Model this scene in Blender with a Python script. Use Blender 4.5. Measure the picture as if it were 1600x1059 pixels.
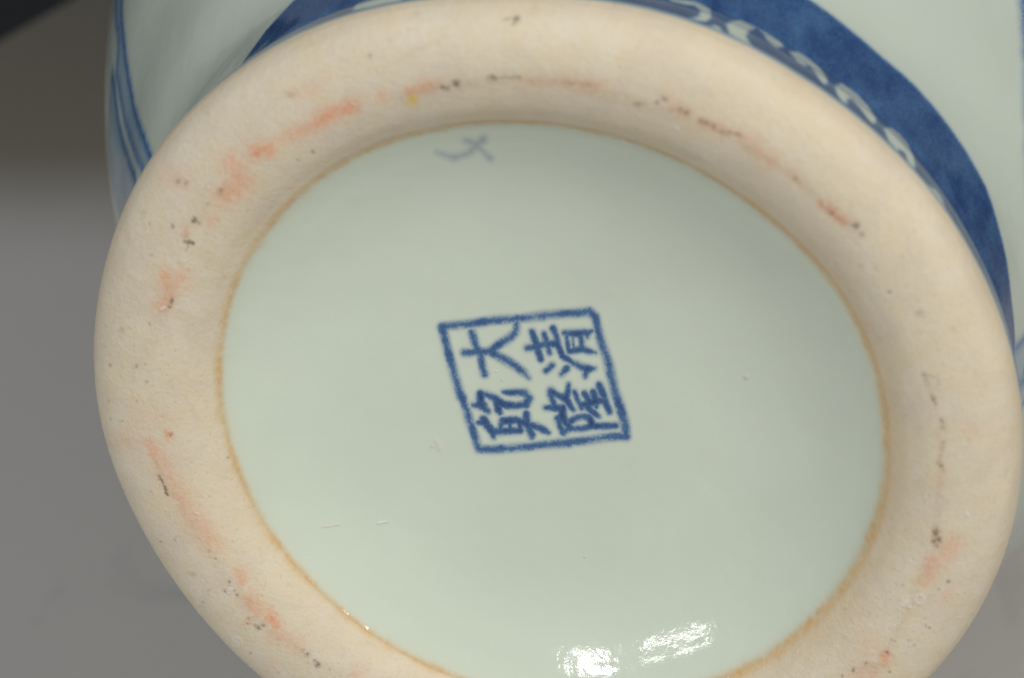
import bpy, math
import numpy as np
from mathutils import Matrix, Vector

for o in list(bpy.data.objects): bpy.data.objects.remove(o)
sc = bpy.context.scene
col = sc.collection

# ------------------------------------------------------------------ camera frame
# vase pose measured from the photograph, in the camera's own frame (metres)
PITCH = math.radians(45.4)                       # camera looks down at the table
F = 1600 * 100 / 36                              # focal length in photo pixels
CF = np.array([0.00282873, -0.01095009, -0.29811016])      # centre of the foot's bearing ring
nz = np.array([-0.20733006, -0.4983956, 0.0]); nz[2] = math.sqrt(1 - nz @ nz)   # outward normal of the base
uu = np.cross([0, 1, 0], nz); uu /= np.linalg.norm(uu)
vv = np.cross(nz, uu)
CAM_H = 0.3324                                    # set so that belly and lip rest on the table
R = Matrix.Rotation(math.pi / 2 - PITCH, 4, 'X')
W = Matrix.Translation((0, 0, CAM_H)) @ R        # camera frame -> world

cam = bpy.data.cameras.new('camera')
cam.lens = 100; cam.sensor_width = 36; cam.clip_start = 0.01; cam.clip_end = 60
cam.dof.use_dof = True; cam.dof.focus_distance = 0.3135; cam.dof.aperture_fstop = 25
cam_o = bpy.data.objects.new('camera', cam); col.objects.link(cam_o)
cam_o.matrix_world = W
sc.camera = cam_o

# ------------------------------------------------------------------ light (studio still life)
world = bpy.data.worlds.new('World'); sc.world = world; world.use_nodes = True
bg = world.node_tree.nodes['Background']
bg.inputs[0].default_value = (0.93, 0.96, 1.0, 1); bg.inputs[1].default_value = 0.18

def lamp(name, d, dist, size, power, colr, size_y=None):
    l = bpy.data.lights.new(name, 'AREA'); l.energy = power; l.color = colr
    l.shape = 'RECTANGLE'; l.size = size; l.size_y = size_y or size
    o = bpy.data.objects.new(name, l); col.objects.link(o)
    d = Vector(d).normalized()
    p = Vector(CF) + d * dist
    rot = (-d).to_track_quat('-Z', 'Y').to_matrix().to_4x4()
    o.matrix_world = W @ (Matrix.Translation(p) @ rot)
    return o
lamp('key_softbox', (0.56, 0.29, 0.78), 1.1, 0.36, 6.0, (1.0, 0.96, 0.90))
lamp('added_fill', (-0.36, 0.22, 0.90), 1.3, 0.60, 5.6, (0.97, 0.98, 1.0))  # unseen fill lamp, added in place of part of the world light
lamp('small_lamp', (-0.46, -0.235, 0.85), 1.0, 0.09, 0.8, (1.0, 0.98, 0.96), 0.07)
lamp('strip_lamp', (-0.63, -0.335, 0.70), 1.0, 0.014, 0.30, (1.0, 0.98, 0.96), 0.18)

sc.view_settings.view_transform = 'Standard'; sc.view_settings.look = 'None'
sc.view_settings.exposure = 0.06; sc.view_settings.gamma = 1
sc.render.engine = 'CYCLES'
sc.render.resolution_x = 1024; sc.render.resolution_y = 677

# ------------------------------------------------------------------ helpers
def tag(o, label=None, cat=None, kind=None, group=None):
    if label: o['label'] = label
    if cat: o['category'] = cat
    if kind: o['kind'] = kind
    if group: o['group'] = group
    return o

def catmull(P, n):
    P = np.array(P, float)
    Q = np.vstack([2 * P[0] - P[1], P, 2 * P[-1] - P[-2]])
    out = []
    for i in range(1, len(Q) - 2):
        m = n if np.isscalar(n) else n[i - 1]
        t = np.linspace(0, 1, m, endpoint=False)[:, None]
        a, b, c, d = Q[i - 1], Q[i], Q[i + 1], Q[i + 2]
        out.append(0.5 * (2 * b + (c - a) * t + (2 * a - 5 * b + 4 * c - d) * t * t + (3 * b - a - 3 * c + d) * t ** 3))
    out.append(P[-1:])
    return np.vstack(out)

def resample(P, step):
    L = np.r_[0, np.cumsum(np.hypot(*np.diff(P, axis=0).T))]
    n = max(2, int(round(L[-1] / step)) + 1)
    s = np.linspace(0, L[-1], n)
    return np.c_[np.interp(s, L, P[:, 0]), np.interp(s, L, P[:, 1])]

rng = np.random.RandomState(7)
TAB = rng.rand(64, 64)
def vnoise(x, y):
    xi = np.floor(x).astype(int); yi = np.floor(y).astype(int)
    fx = x - xi; fy = y - yi; fx = fx * fx * (3 - 2 * fx); fy = fy * fy * (3 - 2 * fy)
    g = lambda a, b: TAB[a % 64, b % 64]
    return (g(xi, yi) * (1 - fx) + g(xi + 1, yi) * fx) * (1 - fy) + (g(xi, yi + 1) * (1 - fx) + g(xi + 1, yi + 1) * fx) * fy
def fbm(x, y, o=3):
    a = 0; s = 1; t = 0
    for k in range(o):
        a = a + s * vnoise(x * 2 ** k + 17.3 * k, y * 2 ** k + 5.1 * k); t += s; s *= .55
    return a / t

def interp_periodic(th, tab):
    t = np.array([a for a, b in tab], float); v = np.array([b for a, b in tab], float)
    t = np.r_[t - 360, t, t + 360]; v = np.r_[v, v, v]
    # smooth the table a little
    d = np.degrees(th)
    d = (d + 180) % 360 - 180
    w = 0
    for k in (-8, -4, 0, 4, 8): w = w + np.interp(d + k, t, v)
    return w / 5 * 1e-3
IN_T = [(-177,-.17),(-166,0),(-156,-.2),(-145,-.17),(-127,-.1),(-115,.1),(-60,.3),(-53,.25),(-34,.22),(-17,.3),(-5,.05),(1,.05),(15,.23),(25,.22),(30,.1),(44,-.3),(51,-.35),(67,-.2),(73,-.3),(90,-.2),(100,-.1),(108,0),(117,.2),(123,.1),(136,.05),(148,.2),(159,.06),(171,0)]
OUT_T = [(-174,0.35),(-166,0.2),(-154,0.16),(-138,0.61),(-39,0.19),(-23,0.05),(-15,-0.08),(-5,-0.26),(4,-0.3),(13,-0.47),(20,-0.61),(28,-0.56),(36,-0.55),(42,-0.63),(48,-1.0),(55,-0.74),(62,-0.8),(64,-0.54),(69,-0.68),(76,-1.01),(80,-1.24),(88,-1.53),(96,-1.34),(104,-0.79),(107,-0.64),(115,-0.47),(124,-0.27),(134,-0.17),(141,0.12),(146,0.02),(155,0.04),(164,0.15),(178,0.56)]

def surf(prof, th):
    """grid of local points, shape (rows, cols, 3); local Z runs from the foot to the mouth"""
    r = prof[:, 0][:, None]; h = prof[:, 1][:, None]; t = th[None, :]
    din = interp_periodic(th, IN_T)[None, :]; dout = interp_periodic(th, OUT_T)[None, :]
    wi = np.clip(1 - abs(r - .0363) / .004, 0, 1) * (h < .012)
    wo = np.clip((r - .042) / .006, 0, 1) * np.clip((.02 - h) / .01, 0, 1)
    r = r + din * wi + dout * wo
    return np.stack([r * np.sin(t), r * np.cos(t), h + 0 * t], -1)

def to_px(L):
    X = CF + L[..., 1:2] * uu + L[..., 0:1] * vv - L[..., 2:3] * nz
    d = -X[..., 2]
    return 800 + F * X[..., 0] / d, 529.5 - F * X[..., 1] / d, d

def grid_normals(G, closed=True):
    if closed:
        dt = np.roll(G, -1, 1) - np.roll(G, 1, 1)
    else: dt = np.gradient(G, axis=1)
    ds = np.gradient(G, axis=0)
    N = np.cross(dt, ds); N /= np.maximum(np.linalg.norm(N, axis=-1, keepdims=True), 1e-12)
    return N

def build(name, G, N, mask, mat, parent, attrs):
    """mesh from the masked faces of grid G (columns wrap round)"""
    m, n = G.shape[:2]
    ii, jj = np.nonzero(mask)
    if len(ii) == 0: return None
    j2 = (jj + 1) % n
    q = np.stack([ii * n + jj, ii * n + j2, (ii + 1) * n + j2, (ii + 1) * n + jj], 1)
    # orientation so that the face normal follows N
    used, inv = np.unique(q, return_inverse=True); q = inv.reshape(q.shape)
    V = G.reshape(-1, 3)[used]; NN = N.reshape(-1, 3)[used]
    k0 = q[len(q) // 2]; fn = np.cross(V[k0[1]] - V[k0[0]], V[k0[2]] - V[k0[0]])
    if fn @ NN[k0[0]] < 0: q = q[:, ::-1]
    q = np.ascontiguousarray(q)
    me = bpy.data.meshes.new(name)
    me.vertices.add(len(V)); me.vertices.foreach_set('co', V.astype(np.float32).ravel())
    me.loops.add(q.size); me.loops.foreach_set('vertex_index', q.astype(np.int32).ravel())
    me.polygons.add(len(q)); me.polygons.foreach_set('loop_start', np.arange(0, q.size, 4, dtype=np.int32))
    me.polygons.foreach_set('use_smooth', np.ones(len(q), bool))
    me.update(calc_edges=True); me.validate()
    for an, A in attrs.items():
        a = me.color_attributes.new(an, 'FLOAT_COLOR', 'POINT')
        a.data.foreach_set('color', A.reshape(-1, 4)[used].astype(np.float32).ravel())
    me.normals_split_custom_set_from_vertices(NN.astype(np.float32))
    me.materials.append(mat)
    o = bpy.data.objects.new(name, me); col.objects.link(o); o.parent = parent
    return o

# ---- painting: soft strokes evaluated on the surface
def seg_sd(X, Y, p, q):
    (x0, y0, r0), (x1, y1, r1) = p, q
    dx, dy = x1 - x0, y1 - y0; L = dx * dx + dy * dy + 1e-9
    t = np.clip(((X - x0) * dx + (Y - y0) * dy) / L, 0, 1)
    return np.hypot(X - x0 - t * dx, Y - y0 - t * dy) - (r0 + (r1 - r0) * t)
def stroke_sd(X, Y, strokes, pad=12.0):
    D = np.full(X.shape, 1e3)
    for s in strokes:
        s = [tuple(k) for k in s]
        if len(s) == 1: s = s * 2
        for p, q in zip(s[:-1], s[1:]):
            rr = max(p[2], q[2]) + pad
            mk = (X > min(p[0], q[0]) - rr) & (X < max(p[0], q[0]) + rr) & (Y > min(p[1], q[1]) - rr) & (Y < max(p[1], q[1]) + rr)
            if mk.any(): D[mk] = np.minimum(D[mk], seg_sd(X[mk], Y[mk], p, q))
    return D
def poly_sd(X, Y, P):
    P = np.asarray(P, float); ins = np.zeros(X.shape, bool); D = np.full(X.shape, 1e9)
    for (x0, y0), (x1, y1) in zip(P, np.roll(P, -1, 0)):
        D = np.minimum(D, seg_sd(X, Y, (x0, y0, 0), (x1, y1, 0)))
        c = (y0 > Y) != (y1 > Y)
        with np.errstate(divide='ignore', invalid='ignore'):
            ins ^= c & (X < (x1 - x0) * (Y - y0) / (y1 - y0 + 1e-15) + x0)
    return np.where(ins, -D, D)
sig = lambda d, s: 1 / (1 + np.exp(np.clip(d / s, -30, 30)))

# ------------------------------------------------------------------ materials
def new_mat(name):
    m = bpy.data.materials.new(name); m.use_nodes = True
    nt = m.node_tree
    return m, nt, nt.nodes['Principled BSDF']
class NB:
    def __init__(s, nt): s.nt = nt; s.l = nt.links.new
    def n(s, t, **k):
        o = s.nt.nodes.new(t)
        for a, b in k.items(): setattr(o, a, b)
        return o
    def noise(s, scale, detail=3, rough=.55, vec=None, dist=0):
        o = s.n('ShaderNodeTexNoise'); o.inputs['Scale'].default_value = scale; o.inputs['Detail'].default_value = detail
        o.inputs['Roughness'].default_value = rough; o.inputs['Distortion'].default_value = dist
        if vec is None: vec = s.coord()
        s.l(vec, o.inputs['Vector']); return o.outputs['Fac']
    def coord(s):
        if not hasattr(s, 'c'): s.c = s.n('ShaderNodeTexCoord').outputs['Object']
        return s.c
    def mr(s, v, a, b, c=0., d=1., smooth=False):
        o = s.n('ShaderNodeMapRange'); o.clamp = True
        if smooth: o.interpolation_type = 'SMOOTHSTEP'
        s.l(v, o.inputs[0])
        for i, x in enumerate((a, b, c, d)): o.inputs[i + 1].default_value = x
        return o.outputs[0]
    def math(s, op, a, b=None):
        o = s.n('ShaderNodeMath', operation=op)
        for i, x in enumerate((a, b)):
            if x is None: continue
            if isinstance(x, (int, float)): o.inputs[i].default_value = x
            else: s.l(x, o.inputs[i])
        return o.outputs[0]
    def mix(s, f, a, b):
        o = s.n('ShaderNodeMix', data_type='RGBA')
        for i, x in ((0, f), (6, a), (7, b)):
            if isinstance(x, (int, float)): o.inputs[i].default_value = x
            elif isinstance(x, tuple): o.inputs[i].default_value = (*x, 1)
            else: s.l(x, o.inputs[i])
        return o.outputs[2]
    def attr(s, name):
        a = s.n('ShaderNodeAttribute', attribute_name=name)
        sp = s.n('ShaderNodeSeparateColor'); s.l(a.outputs['Color'], sp.inputs[0])
        return sp.outputs[0], sp.outputs[1], sp.outputs[2], a.outputs['Alpha']
    def bump(s, h, strength, dist, prev=None):
        o = s.n('ShaderNodeBump'); o.inputs['Strength'].default_value = strength; o.inputs['Distance'].default_value = dist
        s.l(h, o.inputs['Height'])
        if prev is not None: s.l(prev, o.inputs['Normal'])
        return o.outputs[0]

def glaze_material(name, body, rough):
    m, nt, b = new_mat(name); k = NB(nt)
    blue, wash, rust, speck = k.attr('paint')
    big = k.noise(45, 3); mid = k.noise(260, 3); fine = k.noise(3800, 2, .6); grain = k.noise(3600, 3, .7)
    c = k.mix(k.mr(big, .35, .65), tuple(x * .975 for x in body), tuple(x * 1.02 for x in body))
    c = k.mix(k.math('MULTIPLY', k.mr(mid, .5, .75), .16), c, (body[0] * 1.02, body[1] * .985, body[2] * .94))
    c = k.mix(k.mr(fine, .68, .78, 0, .16), c, (.42, .40, .28))
    c = k.mix(k.math('MULTIPLY', wash, k.mr(mid, .3, .7, .8, 1.)), c, (.15, .27, .40))
    # cobalt: granular, pooled darker in the heart of a stroke
    g = k.mr(grain, .34, .66, -.14, .14)
    conc = k.math('ADD', blue, k.math('MULTIPLY', g, k.mr(blue, .15, .5, 0, 1)))
    light = k.mix(k.mr(blue, .0, .35), c, (.11, .28, .50))
    c2 = k.mix(k.mr(conc, .0, .6), c, (.078, .178, .345))
    c3 = k.mix(k.mr(conc, .55, 1.1), c2, (.018, .054, .168))
    c = k.mix(k.mr(blue, .01, .06), c, c3)
    c = k.mix(k.math('MULTIPLY', rust, k.mr(k.noise(1500, 3), .25, .7, .62, 1.)), c, (.64, .42, .19))
    c = k.mix(speck, c, (.70, .64, .50))
    k.l(c, b.inputs['Base Color'])
    b.inputs['Roughness'].default_value = rough
    b.inputs['IOR'].default_value = 1.46
    k.l(k.mr(k.noise(600, 2), .3, .7, rough * .8, rough * 1.4), b.inputs['Roughness'])
    n1 = k.bump(k.noise(900, 3, .6), .05, .00025)
    n1 = k.bump(k.noise(380, 3, .6, dist=.4), .085, .0004, n1)
    n2 = k.bump(k.noise(110, 2), .18, .0008, n1)
    n3 = k.bump(speck, .8, .0002, n2)
    n3 = k.bump(k.math('MULTIPLY', rust, k.noise(900, 2, .5)), .5, .0003, n3)
    k.l(n3, b.inputs['Normal'])
    b.inputs['Subsurface Weight'].default_value = 0.0
    return m
GLAZE = glaze_material('celadon_glaze', (.640, .708, .592), .08)
BODY = glaze_material('body_glaze', (.52, .583, .505), .08)

def biscuit_material():
    m, nt, b = new_mat('unglazed_porcelain'); k = NB(nt)
    pink, dark, pale, yel = k.attr('wear')
    rust, brown, cool, green = k.attr('paint')
    big = k.noise(70, 4, .6); mid = k.noise(330, 4, .65); fine = k.noise(1700, 3, .7); dust = k.noise(5200, 2, .7)
    c = k.mix(k.mr(big, .3, .7), (.725, .635, .465), (.75, .675, .535))
    c = k.mix(k.mr(mid, .42, .64, 0, .65), c, (.72, .615, .41))
    c = k.mix(k.mr(k.noise(150, 5, .65, dist=.8), .48, .62, 0, .50), c, (.67, .575, .445))
    c = k.mix(k.mr(fine, .56, .72, 0, .30), c, (.52, .37, .22))
    c = k.mix(k.mr(dust, .70, .78, 0, .35), c, (.33, .25, .16))
    c = k.mix(k.math('MULTIPLY', cool, .35), c, (.67, .59, .48))
    br = k.math('MULTIPLY', k.mr(k.noise(1300, 4, .75), .3, .62, .35, 1.1), k.mr(k.noise(5000, 2, .7), .32, .62, .45, 1.15))
    c = k.mix(k.math('MULTIPLY', pink, br), c, (.78, .325, .165))
    c = k.mix(k.math('MULTIPLY', brown, k.mr(k.noise(1900, 3, .8), .35, .65, .2, 1.)), c, (.33, .18, .10))
    c = k.mix(k.math('MULTIPLY', yel, .95), c, (.72, .50, .10))
    c = k.mix(k.math('MULTIPLY', green, .5), c, (.30, .50, .28))
    c = k.mix(k.math('MULTIPLY', dark, k.mr(k.noise(2600, 3, .8), .36, .52, .15, 1.)), c, (.115, .064, .040))
    c = k.mix(pale, c, (.80, .76, .68))
    c = k.mix(k.math('MULTIPLY', rust, k.mr(k.noise(1500, 3), .25, .7, .62, 1.)), c, (.66, .45, .22))
    k.l(c, b.inputs['Base Color'])
    k.l(k.mr(mid, .3, .7, .42, .58), b.inputs['Roughness'])
    b.inputs['Specular IOR Level'].default_value = .32
    b.inputs['Subsurface Weight'].default_value = 0.0
    n = k.bump(k.noise(1500, 4, .75), .9, .00012)
    n = k.bump(k.noise(170, 2), .30, .0005, n)
    sx_ = k.n('ShaderNodeSeparateXYZ'); k.l(k.coord(), sx_.inputs[0])
    rad = k.math('SQRT', k.math('ADD', k.math('POWER', sx_.outputs[0], 2.0), k.math('POWER', sx_.outputs[1], 2.0)))
    cx_ = k.n('ShaderNodeCombineXYZ'); k.l(rad, cx_.inputs[0])
    turn = k.noise(2200, 3, .6, vec=cx_.outputs[0])
    n = k.bump(turn, .22, .00010, n)
    n = k.bump(dark, .6, -.00010, n)
    n = k.bump(pale, .6, .0002, n)
    k.l(n, b.inputs['Normal'])
    return m
BISCUIT = biscuit_material()

# ------------------------------------------------------------------ the vase
T = np.eye(4); T[:3, 0] = vv; T[:3, 1] = uu; T[:3, 2] = -nz; T[:3, 3] = CF
vase = bpy.data.objects.new('porcelain_vase', None); col.objects.link(vase)
vase.matrix_world = W @ Matrix(T.tolist())
vase.empty_display_size = .03
tag(vase, 'pale celadon blue-and-white porcelain vase on its side, worn foot ring and seal mark facing out', 'vase')

# --- underside: recessed glazed floor, glaze edge, unglazed foot
floor_prof = catmull([(0.00002, .0096), (.010, .0095), (.018, .0091), (.0240, .0083), (.0285, .0071), (.0322, .0055), (.0345, .0042), (.0360, .0031)], 14)
ring_prof = catmull([(.0360, .0031), (.0368, .0024), (.0385, .0012), (.0410, .0003), (.0440, .00015), (.0468, .0007), (.0487, .0018), (.0497, .0033), (.0500, .0046)], 14)
floor_prof = resample(floor_prof, .00012)
ring_prof = resample(ring_prof, .00014)

Z = lambda ox, oy, s, strokes: [[(ox + x / s, oy + y / s, r / s) for x, y, r in st] for st in strokes]
S = 8.147
FRAME = Z(680, 470, S, [[(80,330,36),(470,290,40),(750,245,40),(1060,225,36),(1385,200,36)],
                        [(90,350,44),(140,550,40),(200,780,40),(280,1059,40),(330,1230,40)]]) \
      + Z(810, 470, S, [[(0,225,34),(350,180,38),(650,160,38),(900,140,42),(975,200,40)],
                        [(975,200,38),(1020,400,38),(1080,600,43),(1150,800,46),(1200,1059,43)]]) \
      + Z(830, 580, S, [[(1010,0,43),(1060,250,46),(1130,450,48),(1190,680,50),(1210,830,43)],
                        [(1210,830,38),(1000,830,44),(750,870,40),(400,905,38),(0,950,36)]]) \
      + Z(720, 590, S, [[(1385,830,38),(1000,860,38),(600,900,38),(400,910,42),(230,905,38)],
                        [(230,905,38),(190,780,38),(130,600,40),(70,400,40),(20,250,40)]])
DA = Z(680, 470, S, [[(465,405,38),(510,560,34),(580,700,32),(600,850,32),(625,930,36)],
                     [(370,660,36),(520,650,32),(700,640,40)],
                     [(700,640,40),(800,560,40),(950,470,40),(1025,390,36),(1040,270,30)],
                     [(700,645,40),(880,740,42),(1040,840,40),(1130,910,34),(1190,975,16)]])
QING = Z(810, 470, S, [[(175,400,34),(230,570,44),(285,740,32)],
                       [(110,600,32),(230,580,46),(350,550,38),(490,540,40)],
                       [(330,420,28),(365,540,36),(400,665,20)],
                       [(440,350,32),(480,450,34),(500,560,34),(560,700,26),(680,780,26),(800,840,34),(870,870,52),(970,860,14)],
                       [(870,870,50),(850,960,22)],
                       [(585,410,28),(750,412,40),(890,405,30),(930,380,14)],
                       [(870,430,28),(880,455,16)],
                       [(605,420,20),(645,640,18)],
                       [(650,635,28),(820,610,34),(900,640,26),(980,660,12)],
                       [(790,440,26),(815,600,28)],
                       [(690,470,4),(700,600,4)],
                       [(430,822,34),(350,890,26)], [(615,858,34),(550,930,26)]])
QIAN = Z(720, 590, S, [[(250,210,36),(250,340,44),(350,430,20)],
                       [(160,345,18),(290,350,34)],
                       [(330,215,22),(450,270,36),(530,340,38),(700,362,32),(830,340,36),(868,260,36),(820,190,32),(700,188,28),(600,188,20),(540,180,7)],
                       [(450,280,34),(480,400,36),(500,440,22)],
                       [(290,530,38),(340,610,34),(410,690,36),(415,760,14)],
                       [(220,570,14),(290,560,34)],
                       [(540,550,38),(700,535,34),(830,580,38)],
                       [(440,685,34),(600,675,30),(760,670,26)],
                       [(520,560,22),(500,670,22)], [(735,550,22),(760,660,20)], [(620,545,14),(630,670,14)],
                       [(830,460,30),(850,600,36),(900,720,32),(900,750,22)],
                       [(850,600,38),(960,620,32),(1050,660,28),(1115,700,9)]])
LONG = Z(830, 580, S, [[(250,250,34),(340,310,28),(440,350,38),(500,440,28),(540,490,15)],
                       [(475,170,17),(475,250,25),(440,340,38)],
                       [(180,460,15),(280,455,34),(400,470,38)],
                       [(245,290,26),(285,400,26)],
                       [(400,460,36),(400,600,42),(480,700,34)],
                       [(335,600,26),(370,700,26),(410,770,36)], [(410,770,34),(500,720,36)],
                       [(500,640,36),(560,600,26),(650,570,26),(740,590,30),(770,660,34),(760,700,32),(640,732,26),(500,720,34)],
                       [(760,700,32),(900,700,30),(1080,690,26)],
                       [(550,260,15),(600,380,20),(640,460,26)],
                       [(680,280,26),(740,380,34)], [(790,260,26),(820,380,34)],
                       [(870,180,34),(920,300,32),(960,430,32),(1000,510,28)],
                       [(640,430,32),(760,395,38),(900,370,34)],
                       [(720,460,34),(800,530,28),(860,575,13)], [(830,450,16)]])
BRUSH = Z(650, 190, 10, [[(330,480,8),(480,535,22),(600,560,42),(700,535,24),(830,490,34),(930,390,44),(1050,275,44)],
                         [(780,300,20),(930,360,44),(1040,460,14),(1160,575,32)]])

th_f = np.linspace(-math.pi, math.pi, 1300, endpoint=False)
GF = surf(floor_prof, th_f); NF = -grid_normals(GF)
if NF[len(NF) // 3, 0, 2] > 0: NF = -NF
X, Y, _ = to_px(GF)
wx = X + 1.5 * (fbm(X / 8, Y / 8) - .5); wy = Y + 1.5 * (fbm(X / 8 + 31, Y / 8 + 9) - .5)
blue = np.zeros(X.shape); sds = {}
for nm, st in (('frame', FRAME), ('da', DA), ('qing', QING), ('qian', QIAN), ('long', LONG)):
    sds[nm] = stroke_sd(wx, wy, st)
sds['qian'] = sds['qian'] - .7; sds['long'] = sds['long'] - .7
dmin = np.min([sds[k] for k in sds], 0)
depth = np.clip(-dmin / 5.5, 0, 1)
pool = fbm(X / 15, Y / 15, 3)
charm = np.min([sds[k] for k in ('qing', 'qian', 'long')], 0)
amt = .40 + .26 * depth + .50 * (pool - .5) + .16 * sig(charm, 1.5)
blue = sig(dmin - 1.9, 1.15) * np.clip(amt, .25, 1) + .14 * sig(dmin - 4.0, 2.4)
bsd = stroke_sd(wx, wy, BRUSH, 25)
blue = np.maximum(blue, .36 * sig(bsd, 3.2))
# faint specks and scratches in the base glaze
speck = np.zeros(X.shape)
for s, a, w in (([(1166,589,3.2)], .75, 1.3), ([(682,690,4.0),(686,699,3.5)], .5, 1.8), ([(676,697,2)], .5, 1.2), ([(957,457,2.5)], .2, 2.), ([(503,823,.4),(530,819,.4)], .7, .6),
                ([(590,817,.6),(606,815,.3)], .8, .6), ([(775,580,.6)], .8, .5), ([(784,594,.6)], .7, .5), ([(914,870,.8)], .8, .5), ([(484,873,.5)], .7, .6), ([(560,905,.4)], .6, .6),
                ([(1390,700,.1)], 0, 1)):
    speck = np.maximum(speck, a * sig(stroke_sd(wx, wy, [s], 15), w))
rr = np.hypot(GF[..., 0], GF[..., 1]); tt = np.arctan2(GF[..., 0], GF[..., 1])
redge = rr[-1:, :]
wob = .00022 * (fbm(tt * 9, 0 * tt, 3) - .5) + .00010 * (fbm(tt * 60, 0 * tt + 3, 2) - .5)
wid = .00022 + .00016 * np.clip(np.cos(tt + .35), 0, 1) + .00022 * fbm(tt * 19 + 40, tt * 0 + 2)
rust_f = (.45 + .75 * fbm(tt * 24, 0 * tt + 6, 3) + .25 * (fbm(tt * 30, rr * 900) - .5)) * np.exp(-((redge - rr + wob - .0001) / (wid * 1.1)) ** 2)
rust_f = np.clip(rust_f + .12 * np.exp(-((redge - rr) / .0012) ** 2), 0, 1)
AF = np.stack([blue, 0 * blue, rust_f, speck], -1)
f4 = lambda A: np.min([A[:-1, :], A[1:, :], np.roll(A, -1, 1)[:-1, :], np.roll(A, -1, 1)[1:, :]], 0)
LAB = np.zeros((GF.shape[0] - 1, GF.shape[1]), int)
order = ['frame', 'da', 'qing', 'qian', 'long']
stk = np.stack([f4(sds[k]) for k in order] + [f4(bsd) - 1.0]); win = stk.argmin(0)
LAB = np.where(stk.min(0) < 2.2, win + 1, 0)
edge_mask = f4(redge - rr) < .00042
LAB[edge_mask & (LAB == 0)] = 9
base_o = build('base_glaze', GF, NF, LAB == 0, GLAZE, vase, {'paint': AF})
tag(base_o, 'pale green glazed floor recessed inside the foot ring')
seal_o = build('seal_frame', GF, NF, LAB == 1, GLAZE, vase, {'paint': AF})
tag(seal_o, 'leaning four-sided underglaze blue frame round the seal characters')
for i, lb in ((2, 'upper left seal character 大, open strokes joined to the frame'), (3, 'upper right seal character 清, with two loose dots'),
              (4, 'lower left seal character 乾'), (5, 'lower right seal character 隆, beside the frame corner')):
    tag(build('seal_character', GF, NF, LAB == i, GLAZE, seal_o, {'paint': AF}), lb)
tag(build('brush_mark', GF, NF, LAB == 6, GLAZE, vase, {'paint': AF}), 'faint stray blue brush mark near the upper edge of the base')
tag(build('glaze_edge', GF, NF, LAB == 9, GLAZE, vase, {'paint': AF}), 'thin burnt orange line where the base glaze ends')

# --- unglazed foot ring with kiln grit, stains and pits
th_r = np.linspace(-math.pi, math.pi, 2300, endpoint=False)
GR = surf(ring_prof, th_r); NR = -grid_normals(GR)
if NR[len(NR) // 2, 0, 2] > 0: NR = -NR
X, Y, _ = to_px(GR)
w1 = fbm(X / 6, Y / 6) - .5; w2 = fbm(X / 6 + 31, Y / 6 + 9) - .5
wx = X + 8 * w1; wy = Y + 8 * w2
sx = X + 3.5 * w1; sy = Y + 3.5 * w2
def layer(items, XX, YY, soft):
    A = np.zeros(X.shape)
    for pts, r, a in items:
        sd = stroke_sd(XX, YY, [[(x, y, 0) for x, y in pts]], r + 6 * soft * r)
        A = np.maximum(A, a * np.exp(-(np.maximum(sd, 0) / r) ** 2 * 1.1))
    return A
PINK = [([(500,190),(520,178)],10,.85),([(530,172),(552,165)],9,.9),([(452,212),(492,195)],10,.45),([(398,238),(420,234)],9,.75),([(425,225),(455,212)],8,.3),
  ([(362,258),(378,285),(352,305)],14,.5),([(372,262),(376,290)],12,.3),([(335,300),(345,312)],8,.3),([(597,152)],8,.45),([(640,141),(672,134)],7,.6),([(682,128)],5,.3),([(820,130),(880,130)],7,.2),
  ([(258,430),(264,460),(252,478)],9,.5),([(284,430),(276,450)],9,.45),([(285,282),(262,276)],12,.22),([(490,142),(470,150)],10,.22),([(515,120)],7,.15),([(290,360)],6,.35),([(336,338),(328,350)],6,.3),
  ([(264,678)],4,.8),([(263,690)],7,.3),([(232,692),(243,712)],7,.45),([(245,705),(262,738),(290,785),(312,815),(335,848)],12,.36),([(262,745),(300,790)],14,.25),([(300,815),(320,840)],12,.28),
  ([(375,895),(378,905)],7,.55),([(388,935),(402,950)],9,.55),([(421,962),(430,972)],7,.85),([(388,968)],4,.6),([(430,988),(465,1008)],9,.35),([(425,1040)],6,.25),([(560,1050)],9,.25),
  ([(1045,160),(1075,178)],8,.25),([(1100,192),(1165,214)],7,.35),([(1165,215),(1204,250)],9,.32),([(1240,276)],9,.25),([(1283,318),(1320,345)],5,.6),
  ([(1493,847),(1478,866)],10,.4),([(1458,878),(1448,902)],9,.5),([(1470,880)],8,.2),([(1381,1027)],8,.7),([(1385,1018)],4,.7),([(1352,1020)],6,.3),([(1362,1050),(1340,1052)],9,.35),([(1478,928)],7,.25),
  ([(1517,673)],9,.16),([(1350,994)],14,.13),([(1527,783)],6,.15),([(1465,760),(1475,740)],5,.14),([(875,128),(935,133)],10,.25),([(205,680),(195,690)],12,.18),([(215,640),(260,655)],12,.12)]
PINK = [(p, r_ * 1.5, min(.97, a_ * 1.3)) for p, r_, a_ in PINK]
pink = layer(PINK, X + 15 * w1 + 9 * (fbm(X / 2.5, Y / 2.5, 2) - .5), Y + 15 * w2 + 9 * (fbm(X / 2.5 + 7, Y / 2.5 + 3, 2) - .5), 1)
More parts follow.
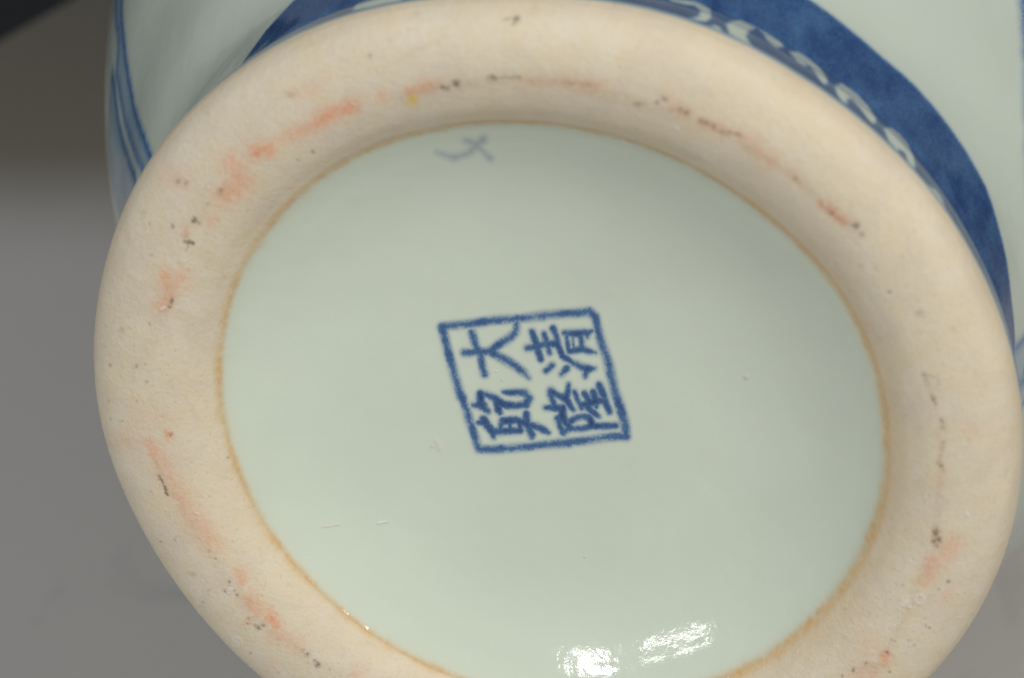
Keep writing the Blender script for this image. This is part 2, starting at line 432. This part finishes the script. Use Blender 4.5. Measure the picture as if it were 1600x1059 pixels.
brown = layer([([(620,152),(700,136),(780,126),(880,130),(990,160),(1120,203),(1240,276),(1330,352)],11,.27),([(270,430),(262,480),(215,570)],9,.10),([(300,350),(345,300),(400,240)],9,.12),([(250,740),(330,870),(400,965),(490,1035),(560,1060)],8,.16),([(1450,590),(1470,700),(1463,840),(1430,930),(1385,1020)],8,.14),([(875,130),(930,136)],8,.38),([(1045,172),(1075,176)],6,.5),([(1095,190),(1118,200)],5,.7),([(1120,205),(1155,211)],5,.75),([(1283,318),(1298,330)],4,.55),([(1295,332),(1320,347)],5,.7),
  ([(1235,272),(1245,283)],7,.4),([(278,284)],7,.5),([(292,286)],5,.4),([(289,368)],6,.6),([(343,300)],6,.5),([(447,146),(460,148)],5,.35),([(578,88)],5,.5),([(691,137),(725,134)],6,.5),([(770,123),(812,122)],5,.5),
  ([(1444,585),(1450,600)],5,.5),([(1450,586),(1465,590),(1466,600)],3,.45),([(1456,618),(1461,630)],4,.55),([(1472,655),(1473,668)],5,.5),([(1434,489),(1442,492)],6,.35),([(1490,515)],5,.3),([(1463,828),(1464,850)],9,.6),([(1474,690),(1468,720),(1474,735)],4,.4),
  ([(190,517)],6,.3),([(990,164),(1010,165)],6,.4),([(310,346)],8,.3),([(240,712),(250,740)],3,.2),([(295,895),(306,898)],3,.4),([(650,75),(700,60)],6,.1),([(1526,583)],4,.25),([(1346,367)],6,.3),([(225,332)],4,.35),([(1385,1040),(1350,1040)],6,.25)], sx, sy, 1)
D1 = [(806,30,6,.95),(802,38,4,.7),(691,137,4.5,.8),(697,139,4,.7),(714,131,6,.95),(709,128,4,.7),(770,123,5.5,.9),(765,122,4,.7),(790,121,2,.5),(800,122,2,.45),(994,163,4,.7),(578,88,3,.5),(608,61,4,.22),(645,85,4,.15),
  (1039,156,4,.9),(1035,153,3,.8),(1027,161,3.5,.8),(997,165,4.5,.7),(1064,170,4,.6),(1072,177,4.5,.65),(1094,189,3.5,.7),(1104,193,3.5,.6),(1115,198,3.5,.7),(1127,207,3,.6),(1140,208,3,.4),(1242,280,4,.4),(1250,287,3,.3),(1299,333,4,.4),
  (1336,353,5.5,1.05),(1341,351,3.5,.9),(1346,367,4,.3),(1344,414,3,.35),(1409,402,3,.25),(1390,456,3,.75),(1345,416,3,.3),(1369,420,4,.2),(1436,488,4,.35),(1444,588,3,.45),(1458,624,3.5,.6),(1461,631,3,.5),(1471,657,3.5,.5),
  (1474,692,2,.55),(1467,710,2,.5),(1470,728,4,.6),(1466,724,2.5,.5),(1453,773,2,.4),(1461,832,5,.75),(1466,842,5,.8),(1459,845,4,.7),(1464,852,3,.5),(1482,909,3.2,.75),(1466,920,2.4,.6),(1453,979,2.5,.85),(1446,977,2,.7),(1445,965,2,.5),
  (1410,914,2,.5),(1320,950,2.2,.6),(1393,999,2,.5),(1398,1001,2,.5),(1428,1007,2.5,.45),(1420,1000,2,.4),(1333,1046,3.5,.75),(1354,1036,3,.7),(1385,1019,3,.8),(1389,1048,2.5,.6),(1316,1055,3,.6),(1408,972,2,.4),
  (304,345,4.5,.98),(303,341,3,.8),(311,350,3,.55),(295,379,4,1.0),(300,381,3.5,1.0),(290,378,3,.8),(290,391,2.5,.6),(293,386,2,.5),(269,355,3.2,.8),(268,352,2.5,.6),(233,350,2.5,.6),(225,332,2.5,.3),(343,300,4.5,.7),(323,319,3,.4),(318,304,3,.3),
  (278,284,4,.45),(292,287,3,.35),(268,472,3.8,.98),(269,469,3,.8),(264,479,2.8,.95),(236,399,2,.4),(360,485,2.5,.4),(233,507,2.4,.5),(190,516,3,.25),(386,330,2,.35),(488,238,3,.7),(465,251,2.8,.55),(451,151,2.5,.4),(356,303,2,.2),
  (172,570,3,.55),(213,571,3,.6),(209,575,2,.4),(226,568,2.5,.45),(228,597,3,.4),(170,627,2,.4),(213,627,2,.65),(173,655,2,.55),(190,658,2,.4),(266,680,3.2,.75),(252,747,1.6,.6),(236,769,2,.4),(356,715,2,.7),(328,775,2,.5),(251,845,2,.5),(273,843,2,.6),
  (312,790,1.8,.5),(327,861,2.4,.6),(336,872,2.2,.65),(358,908,3,.8),(351,923,3,.7),(357,915,2.4,.6),(369,930,2.6,.7),(366,922,2,.6),(317,940,2.2,.4),(403,980,4.5,.95),(398,976,3,.7),(410,976,3,.8),(388,965,2.6,.65),(386,973,2,.5),
  (474,1016,3.2,.95),(480,1022,3.8,.95),(496,1038,4.5,.9),(491,1032,3,.6),(392,1019,2.2,.6),(434,1050,2.2,.4),(516,1045,1.8,.5),(1209,640,0.1,0),(505,1015,1.5,.3),(962,6,3,.5),(650,23,4,.12)]
dark = layer([([(x, y)], r * .95, a * .92) for x, y, r, a in D1] + [([(249,745),(256,758),(262,773)],2.2,.85), ([(785,31),(800,31)],1.6,.5), ([(1336,353),(1339,354)],4,.9), ([(772,123),(812,121)],1.6,.4), ([(880,128),(925,134)],3,.16)], X + 5 * w1, Y + 5 * w2, 1)
# scattered tiny grit
for k in range(130):
    t = rng.uniform(-math.pi, math.pi); r0 = rng.uniform(.0372, .0488)
    px, py, _ = to_px(np.array([[r0 * math.sin(t), r0 * math.cos(t), .0007]]))
    sd = np.hypot(X - px[0], Y - py[0]); mk = sd < 8
    if mk.any(): dark[mk] = np.maximum(dark[mk], rng.uniform(.08, .32) * np.exp(-(sd[mk] / rng.uniform(1.0, 1.9)) ** 2))
def ringlet(x, y, r, w, a): return a * np.exp(-((np.hypot(X - x, Y - y) - r) / w) ** 2)
pale = layer([([(252,484),(256,481)],2.5,.8),([(290,408),(287,411)],1.8,.5),([(1410,945),(1416,940)],4,.6),([(1421,948)],2.5,.6),([(1405,950)],2.5,.5),([(1511,803)],4,.6),([(1057,202)],4.5,.5),([(641,38)],4,.2),([(305,801),(310,803)],1.5,.5),([(358,922)],2.4,.6),([(550,163),(556,165)],2,.5),([(370,1004)],5,.25)], X, Y, 1)
pale = np.maximum.reduce([pale, ringlet(358,922,4.5,1.2,.5), ringlet(370,1003,7,2,.4), ringlet(1437,936,7,2,.35)])
yel = layer([([(645,156)], 9, 1.0), ([(641,158)], 5, .8)], X, Y, 1)
green = layer([([(1209,123)], 4, .6)], X, Y, 1)
cool = np.clip((fbm(X / 70, Y / 70) - .45) * 3, 0, 1) * .7
rr = np.hypot(GR[..., 0], GR[..., 1]); tt = np.arctan2(GR[..., 0], GR[..., 1])
wob = .00022 * (fbm(tt * 9, 0 * tt, 3) - .5) + .00010 * (fbm(tt * 60, 0 * tt + 3, 2) - .5)
wid = .00022 + .00016 * np.clip(np.cos(tt + .35), 0, 1) + .00022 * fbm(tt * 19 + 40, tt * 0 + 2)
rust_r = (.45 + .75 * fbm(tt * 24, 0 * tt + 6, 3) + .25 * (fbm(tt * 30, rr * 900) - .5)) * np.exp(-((rr[:1] - rr + wob - .0001) / (wid * 1.1)) ** 2)
rust_r = rust_r + (.06 + .26 * np.clip(np.cos(tt + .2), 0, 1)) * np.exp(-((rr - rr[:1]) / .0022) ** 2) * (.6 + .8 * fbm(tt * 14, rr * 400))
edge_t = np.clip(1 - (rr[-1:] - rr) / .0012, 0, 1)
rust_r = np.clip(rust_r + .10 * edge_t, 0, 1)
AR = np.stack([rust_r, brown, cool, green], -1)
WR = np.stack([pink, np.clip(dark, 0, 1), np.clip(pale, 0, 1), yel], -1)
foot = build('foot_ring', GR, NR, np.ones((GR.shape[0] - 1, GR.shape[1]), bool), BISCUIT, vase, {'paint': AR, 'wear': WR})
tag(foot, 'unglazed cream foot ring with orange stains, dark specks and pits')

# --- outside: foot wall, waist groove, belly, shoulder, neck
out_prof = catmull([(.0500, .0046), (.04995, .0056), (.0496, .0085), (.0489, .0110), (.04860, .0119), (.04842, .0124), (.04836, .0127), (.04842, .0130), (.0486, .0136), (.0488, .0160), (.0492, .0190), (.0498, .0216), (.0512, .0246),
                    (.0546, .0300), (.0588, .0385), (.0634, .0475), (.0672, .0570), (.0706, .0680), (.0742, .0800)], 16)
out_prof = np.vstack([resample(out_prof[out_prof[:, 1] < .0283], .0002), resample(out_prof[out_prof[:, 1] >= .0283], .0004)])
th_o = np.radians(np.r_[np.arange(-35, 180, .22), np.arange(180, 325, 1.5)])
GO = surf(out_prof, th_o); NO = -grid_normals(GO)
if NO[0, 0, 1] < 0: NO = -NO
X, Y, D = to_px(GO)
Pc = CF + GO[..., 1:2] * uu + GO[..., 0:1] * vv - GO[..., 2:3] * nz
Nc = NO[..., 1:2] * uu + NO[..., 0:1] * vv - NO[..., 2:3] * nz
facing = (Nc * -Pc).sum(-1) > 0
TH = np.broadcast_to(th_o[None, :], X.shape)
SL = np.r_[0, np.cumsum(np.hypot(*np.diff(out_prof, axis=0).T))]
SS = np.broadcast_to(SL[:, None], X.shape)
U = TH * .052                                     # unrolled coordinates on the vase wall
def on_wall(P, lo=.0, hi=1.):
    """photo points -> unrolled wall coordinates"""
    out = []
    ok = facing & (SS >= lo) & (SS <= hi)
    for x, y in P:
        d2 = (X - x) ** 2 + (Y - y) ** 2 + np.where(ok, 0, 1e9)
        k = np.unravel_index(d2.argmin(), d2.shape); out.append((U[k], SS[k]))
    return np.array(out)
zz = lambda ox, oy, s, P: [(ox + x / s, oy + y / s) for x, y in P]
s_waist = SL[np.searchsorted(out_prof[:, 1], .0124)]
s_band = SL[np.searchsorted(out_prof[:, 1], .0216)]
# white scrolls reserved in the blue of the foot wall
Q5 = (1100, 0, 5.293)
MOT = [zz(*Q5, [(180,210),(220,180),(310,160),(400,185),(500,240),(580,290),(640,350),(655,390),(610,400),(560,375),(515,330),(500,290),(430,235),(370,260),(345,300),(390,375),(300,330),(210,285)]),
       zz(*Q5, [(705,430),(780,425),(880,480),(960,560),(1010,630),(1025,690),(1000,705),(960,670),(900,580),(870,545),(830,550),(770,510)]),
       zz(*Q5, [(1075,710),(1140,685),(1220,720),(1300,790),(1360,880),(1420,980),(1425,1010),(1400,1030),(1350,985),(1290,890),(1230,825),(1190,815),(1185,870),(1130,830),(1095,780)]),
       zz(*Q5, [(50,215),(90,205),(140,235),(165,270),(100,245)]),
       zz(1250, 120, 3.783, [(490,305),(540,300),(590,330),(635,390),(665,460),(682,530),(670,550),(640,510),(615,450),(590,430),(578,445),(520,380)]),
       zz(1250, 120, 3.783, [(755,640),(800,665),(840,720),(870,790),(890,840),(840,800),(790,740)]),
       zz(950, 0, 2.4615, [(225,-12),(270,0),(330,-12),(370,-5),(392,35),(396,70),(380,88),(345,82),(315,72),(348,66),(352,40),(332,22),(290,18),(245,8)])]
MOT.append([(563,-8),(556,8),(551,18),(575,12),(600,7),(625,3),(645,-8)])
wallmax = s_waist
white = np.full(X.shape, 1e3); motif_sd = []
lowmask = SS < s_waist + .002
for P in MOT:
    W2 = on_wall(P, .0006, wallmax)
    sd = np.full(X.shape, 1e3); sd[lowmask] = poly_sd(U[lowmask], SS[lowmask], W2)
    motif_sd.append(sd); white = np.minimum(white, sd)
# the same scroll goes on round the part of the foot that cannot be seen well
W3 = on_wall(MOT[2], .0006, wallmax); c3 = W3.mean(0)
for t in np.radians(np.r_[np.arange(-33, -8, 8), np.arange(165, 318, 8)]):
    t = t if t < math.pi * 2 - .61 else t
    W4 = W3 - [c3[0] - t * .052, 0]
    mk = lowmask & (abs(U - t * .052) < .006)
    sd = np.full(X.shape, 1e3)
    if mk.any(): sd[mk] = poly_sd(U[mk], SS[mk], W4); motif_sd.append(sd); white = np.minimum(white, sd)
BE = on_wall([(415,49),(461,0),(1263,0),(1320,42),(1376,89),(1430,136),(1478,191),(1512,240),(1539,292),(1558,350),(1573,406),(1580,470),(1585,529)], .011)
BE = BE[np.argsort(BE[:, 0])]
BE = np.vstack([[-.004, .0075], [.0005, .0092], BE, [BE[-1, 0] + .0035, BE[-1, 1] - .0042], [BE[-1, 0] + .007, .0045]]); s_edge = np.interp(U, BE[:, 0], BE[:, 1])
print('band edge', np.round(BE * 1000, 2).tolist(), s_band)
wob = .00016 * (fbm(TH * 14, 0 * TH + 8, 3) - .5)
pool = fbm(TH * 22, SS * 350, 3)
fine = fbm(TH * 90, SS * 1500, 2)
band = sig(SS - s_edge - wob, .00016) * sig(.00075 - SS, .00008)
inner_line = sig(white, .00010)
brightblue = .94 + .45 * (pool - .5) + .08 * (fine - .5) + .30 * np.clip((s_waist * .62 - SS) / .004, 0, 1)
blue = band * np.clip(brightblue, .4, 1.15) * (1 - inner_line)
# painted panel borders on the belly
def spline(P): return catmull(P, 8)
z4 = lambda P: zz(150, 0, 3.207, P)
La = on_wall(spline(z4([(150,-330),(138,-160),(130,0),(127,80),(137,200),(152,330),(172,450),(202,590),(237,690),(274,788)])), .020)
Lb = on_wall(spline(z4([(112,-160),(98,0),(102,100),(113,200),(108,310),(104,380),(118,450),(132,540),(156,640),(195,760),(236,846)])), .020)
Lc = on_wall(spline(z4([(80,380),(92,440),(97,500),(108,590),(128,690),(158,790),(196,896)])), .020)
Lr = on_wall(spline([(1590,-60),(1599,0),(1602,40),(1606,120),(1609,250),(1615,380),(1616,470),(1601,527),(1584,546),(1576,554)]), .007)
Lr2 = on_wall([(1640,545),(1612,562),(1604,572),(1601,580)], .007)
Lr3 = on_wall([(1640,575),(1612,590),(1600,596),(1590,604)], .007)
print('right', np.round(np.vstack([Lr2, Lr3]) * 1000, 2).tolist())
Lr4 = on_wall([(1640,600),(1612,616),(1602,624),(1597,632)], .007)
bel = SS > .007
def line_sd(Ln):
    sd = np.full(X.shape, 1e3)
    for (x0, y0), (x1, y1) in zip(Ln[:-1], Ln[1:]):
        mk = bel & (abs(U - (x0 + x1) / 2) < .006 + abs(x1 - x0)) & (abs(SS - (y0 + y1) / 2) < .006 + abs(y1 - y0))
        if mk.any(): sd[mk] = np.minimum(sd[mk], seg_sd(U[mk], SS[mk], (x0, y0, 0), (x1, y1, 0)))
    return sd
sa, sb, sc_, sr = line_sd(La), line_sd(Lb), line_sd(Lc), line_sd(Lr)
sr2, sr3, sr4 = line_sd(Lr2), line_sd(Lr3), line_sd(Lr4)
lines = np.zeros(X.shape)
LW = {'a': .00042, 'b': .00050, 'c': .00060, 'r': .00038}
for sd, w, a in ((sa, .00052, .76), (sb, .00060, .58), (sc_, .00070, .62), (sr, .00040, .74), (sr2, .0004, .8), (sr3, .0004, .8), (sr4, .0003, .8)):
    lines = np.maximum(lines, a * sig(sd - w, .00030))
def side(Ln):
    """unrolled position of a line at each height"""
    o = np.argsort(Ln[:, 1]); return np.interp(SS, Ln[o, 1], Ln[o, 0])
ua, ub, uc = side(La), side(Lb), side(Lc)
washL = sig(ua - U, .00015) * sig(U - ua - .016, .0004) * (SS > .018)
stripe = sig(ub - U, .0003) * sig(U - uc, .0003) * (SS < Lc[:, 1].max())
upper = sig(ub - U, .0003) * (SS >= Lc[:, 1].max())
wash = washL * (1 - .85 * np.clip(stripe + upper, 0, 1))
WR2 = on_wall([(1578,552),(1590,540),(1602,528),(1640,500),(1665,560),(1665,600),(1640,604),(1602,622),(1594,628),(1586,600)], .007)
washR = np.zeros(X.shape); mk = (SS < .06) & (TH < .6)
washR[mk] = sig(poly_sd(U[mk], SS[mk], WR2), .0002)
wash = np.clip(np.maximum(wash, washR * .9), 0, 1) * (1 - np.clip(band, 0, 1)) * .72
blue = np.maximum(blue, lines * (1 - .9 * band))
blue = np.maximum(blue, .28 * sig(.0002 - SS, .0001) * sig(SS - .0007, .0001))     # thin bluish rim of glaze at the foot
AO = np.stack([blue, wash, 0 * blue, 0 * blue], -1)
LAB = np.zeros((GO.shape[0] - 1, GO.shape[1]), int)
fS = f4(SS); LAB[(f4(SS - s_edge) < 0) & (fS >= .0007)] = 1
LAB[fS < .0007] = 2
nm = len(motif_sd)
for i, sd in enumerate(motif_sd): LAB[f4(sd) < 0] = 10 + i
LAB[(f4(np.minimum.reduce([sa - .0002, sb - .0002, sc_ - .0003])) < .0004) & (LAB == 0)] = 3
LAB[(f4(np.minimum.reduce([sr, sr2, sr3, sr4])) < .0005) & (LAB == 0)] = 4
body = build('body', GO, NO, LAB == 0, BODY, vase, {'paint': AO}); tag(body, 'plain pale celadon belly wall')
tag(build('foot_rim', GO, NO, LAB == 2, BODY, vase, {'paint': AO}), 'thin pale edge of glaze just outside the foot ring')
bb = build('blue_band', GO, NO, LAB == 1, BODY, vase, {'paint': AO}); tag(bb, 'deep cobalt blue band with a groove round the base of the vase')
for i in range(nm): build('scroll', GO, NO, LAB == 10 + i, BODY, bb, {'paint': AO})
tag(build('border_line', GO, NO, LAB == 3, BODY, body, {'paint': AO}), 'blue brush lines bordering the panel at its left side')
tag(build('border_line', GO, NO, LAB == 4, BODY, body, {'paint': AO}), 'blue brush line bordering the panel at its right side')

up_prof = catmull([(.0742, .0800), (.0785, .0960), (.0812, .1130), (.0815, .1250), (.0795, .1400), (.0725, .1580), (.0600, .1750), (.0460, .1880), (.0350, .2000), (.0295, .2140),
                   (.0285, .2300), (.0320, .2450), (.0390, .2560), (.0465, .2620), (.0480, .2632), (.0478, .2645), (.0462, .2645), (.0380, .2585), (.0300, .2470), (.0262, .2300), (.0270, .2140),
                   (.0325, .2010), (.0440, .1900), (.0570, .1770), (.0700, .1580), (.0765, .1400), (.0785, .1200), (.0750, .0960), (.0700, .0780), (.0580, .0450), (.0440, .0230), (.0300, .0120), (.0002, .0110)], 8)
th_u = np.linspace(-math.pi, math.pi, 300, endpoint=False)
GU = surf(up_prof, th_u); NU = -grid_normals(GU)
if NU[0, 0, 1] > 0: NU = -NU
X3, Y3 = np.broadcast_to(th_u[None, :], GU.shape[:2]), GU[..., 2]
bl = np.zeros(GU.shape[:2])
outer_rows = (np.arange(len(up_prof)) < 110)[:, None]
for hb, w in ((.150, .0006), (.153, .0012), (.196, .0010), (.199, .0006), (.2545, .0008)):
    bl = np.maximum(bl, .7 * sig(abs(Y3 - hb) - w, .0003) * outer_rows)
AU = np.stack([bl, 0 * bl, 0 * bl, 0 * bl], -1)
tag(build('shoulder_and_neck', GU, NU, np.ones((GU.shape[0] - 1, GU.shape[1]), bool), BODY, vase, {'paint': AU}), 'shoulder, neck and flared mouth, celadon with thin blue rings')

# ------------------------------------------------------------------ table and floor
def cam_ray_on_table(px, py, z=0.0):
    d = W.to_3x3() @ Vector(((px - 800) / F, -(py - 529.5) / F, -1)); o = W.translation
    t = (z - o.z) / d.z; return o + d * t

def grey_material(name, base, k_dark):
    m, nt, b = new_mat(name); k = NB(nt)
    a = k.noise(3.5, 4, .6); f = k.noise(60, 5, .65, dist=1.2); g = k.noise(700, 3, .7)
    c = k.mix(k.mr(a, .3, .7), tuple(x * .94 for x in base), tuple(x * 1.05 for x in base))
    c = k.mix(k.mr(f, .52, .68, 0, k_dark), c, tuple(x * .74 for x in base))
    c = k.mix(k.mr(g, .5, .7, 0, .12), c, tuple(x * 1.2 for x in base))
    k.l(c, b.inputs['Base Color']); b.inputs['Roughness'].default_value = .6
    b.inputs['Specular IOR Level'].default_value = .25
    k.l(k.bump(g, .3, .0002), b.inputs['Normal'])
    return m
def cam_y(px, py): return cam_ray_on_table(px, py).y
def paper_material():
    """backdrop paper: its colour runs from mid grey to dark brown-grey"""
    m, nt, b = new_mat('grey_brown_paper'); k = NB(nt)
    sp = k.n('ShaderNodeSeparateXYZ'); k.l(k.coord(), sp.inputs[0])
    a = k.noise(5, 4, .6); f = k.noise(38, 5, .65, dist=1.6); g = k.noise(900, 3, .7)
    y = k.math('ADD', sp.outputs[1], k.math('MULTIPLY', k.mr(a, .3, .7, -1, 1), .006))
    base = k.mix(k.mr(y, cam_y(90, 440), cam_y(90, 215), smooth=True), (.475, .457, .437), (.178, .160, .125))  # colour goes from mid grey to darker brown-grey with distance
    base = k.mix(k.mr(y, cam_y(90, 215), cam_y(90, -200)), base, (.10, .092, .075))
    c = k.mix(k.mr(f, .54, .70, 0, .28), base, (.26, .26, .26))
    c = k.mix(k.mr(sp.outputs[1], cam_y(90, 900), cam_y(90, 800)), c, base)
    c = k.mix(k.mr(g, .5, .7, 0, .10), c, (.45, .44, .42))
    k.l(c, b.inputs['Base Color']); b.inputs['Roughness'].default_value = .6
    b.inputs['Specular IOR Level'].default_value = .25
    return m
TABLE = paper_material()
DARK = grey_material('dark_floor', (.02, .021, .024), .3)

import bmesh
def slab(name, pts, thick, mat, bev=.002):
    """closed slab: polygon pts (world) extruded by the vector thick"""
    bm = bmesh.new(); th = Vector(thick)
    a = [bm.verts.new(p) for p in pts]; b = [bm.verts.new(Vector(p) + th) for p in pts]
    bm.faces.new(a); bm.faces.new(b[::-1]); n = len(pts)
    for i in range(n): bm.faces.new((a[i], b[i], b[(i + 1) % n], a[(i + 1) % n]))
    bmesh.ops.recalc_face_normals(bm, faces=bm.faces)
    bmesh.ops.bevel(bm, geom=list(bm.edges), offset=bev, segments=3, affect='EDGES')
    me = bpy.data.meshes.new(name); bm.to_mesh(me); bm.free(); me.materials.append(mat)
    for p in me.polygons: p.use_smooth = False
    o = bpy.data.objects.new(name, me); col.objects.link(o); return o
t_o = slab('table', [(-.60, -.30, -.0006), (.80, -.30, -.0006), (.80, .90, -.0006), (-.60, .90, -.0006)], (0, 0, -.03), DARK)
tag(t_o, 'near-black table top showing past the paper in the top left corner', 'table')
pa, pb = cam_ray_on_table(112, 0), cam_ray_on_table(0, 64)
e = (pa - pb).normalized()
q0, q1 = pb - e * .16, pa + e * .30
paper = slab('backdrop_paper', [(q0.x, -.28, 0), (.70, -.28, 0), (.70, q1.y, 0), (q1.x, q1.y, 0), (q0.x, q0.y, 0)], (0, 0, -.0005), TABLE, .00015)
tag(paper, 'smudged backdrop paper under the vase, mid grey running to dark brown-grey', 'backdrop paper')
me = bpy.data.meshes.new('floor'); s_ = 4
me.from_pydata([(-s_, -s_, -.75), (s_, -s_, -.75), (s_, s_, -.75), (-s_, s_, -.75)], [], [(0, 1, 2, 3)]); me.materials.append(DARK)
f_o = bpy.data.objects.new('floor', me); col.objects.link(f_o); tag(f_o, kind='structure')

# report how the vase sits (belly and lip should both touch z = 0)
bpy.context.view_layer.update()
Mw = np.array(vase.matrix_world)
for nm_, G in (('outer', GO), ('upper', GU)):
    z = (G.reshape(-1, 3) @ Mw[:3, :3].T + Mw[:3, 3])[:, 2].reshape(G.shape[:2])
    zz_ = z.min(1); print(nm_, 'min z', zz_.min(), 'row h', G[zz_.argmin(), 0, 2], 'lip', z[np.abs(G[:, 0, 2] - .263).argmin()].min())
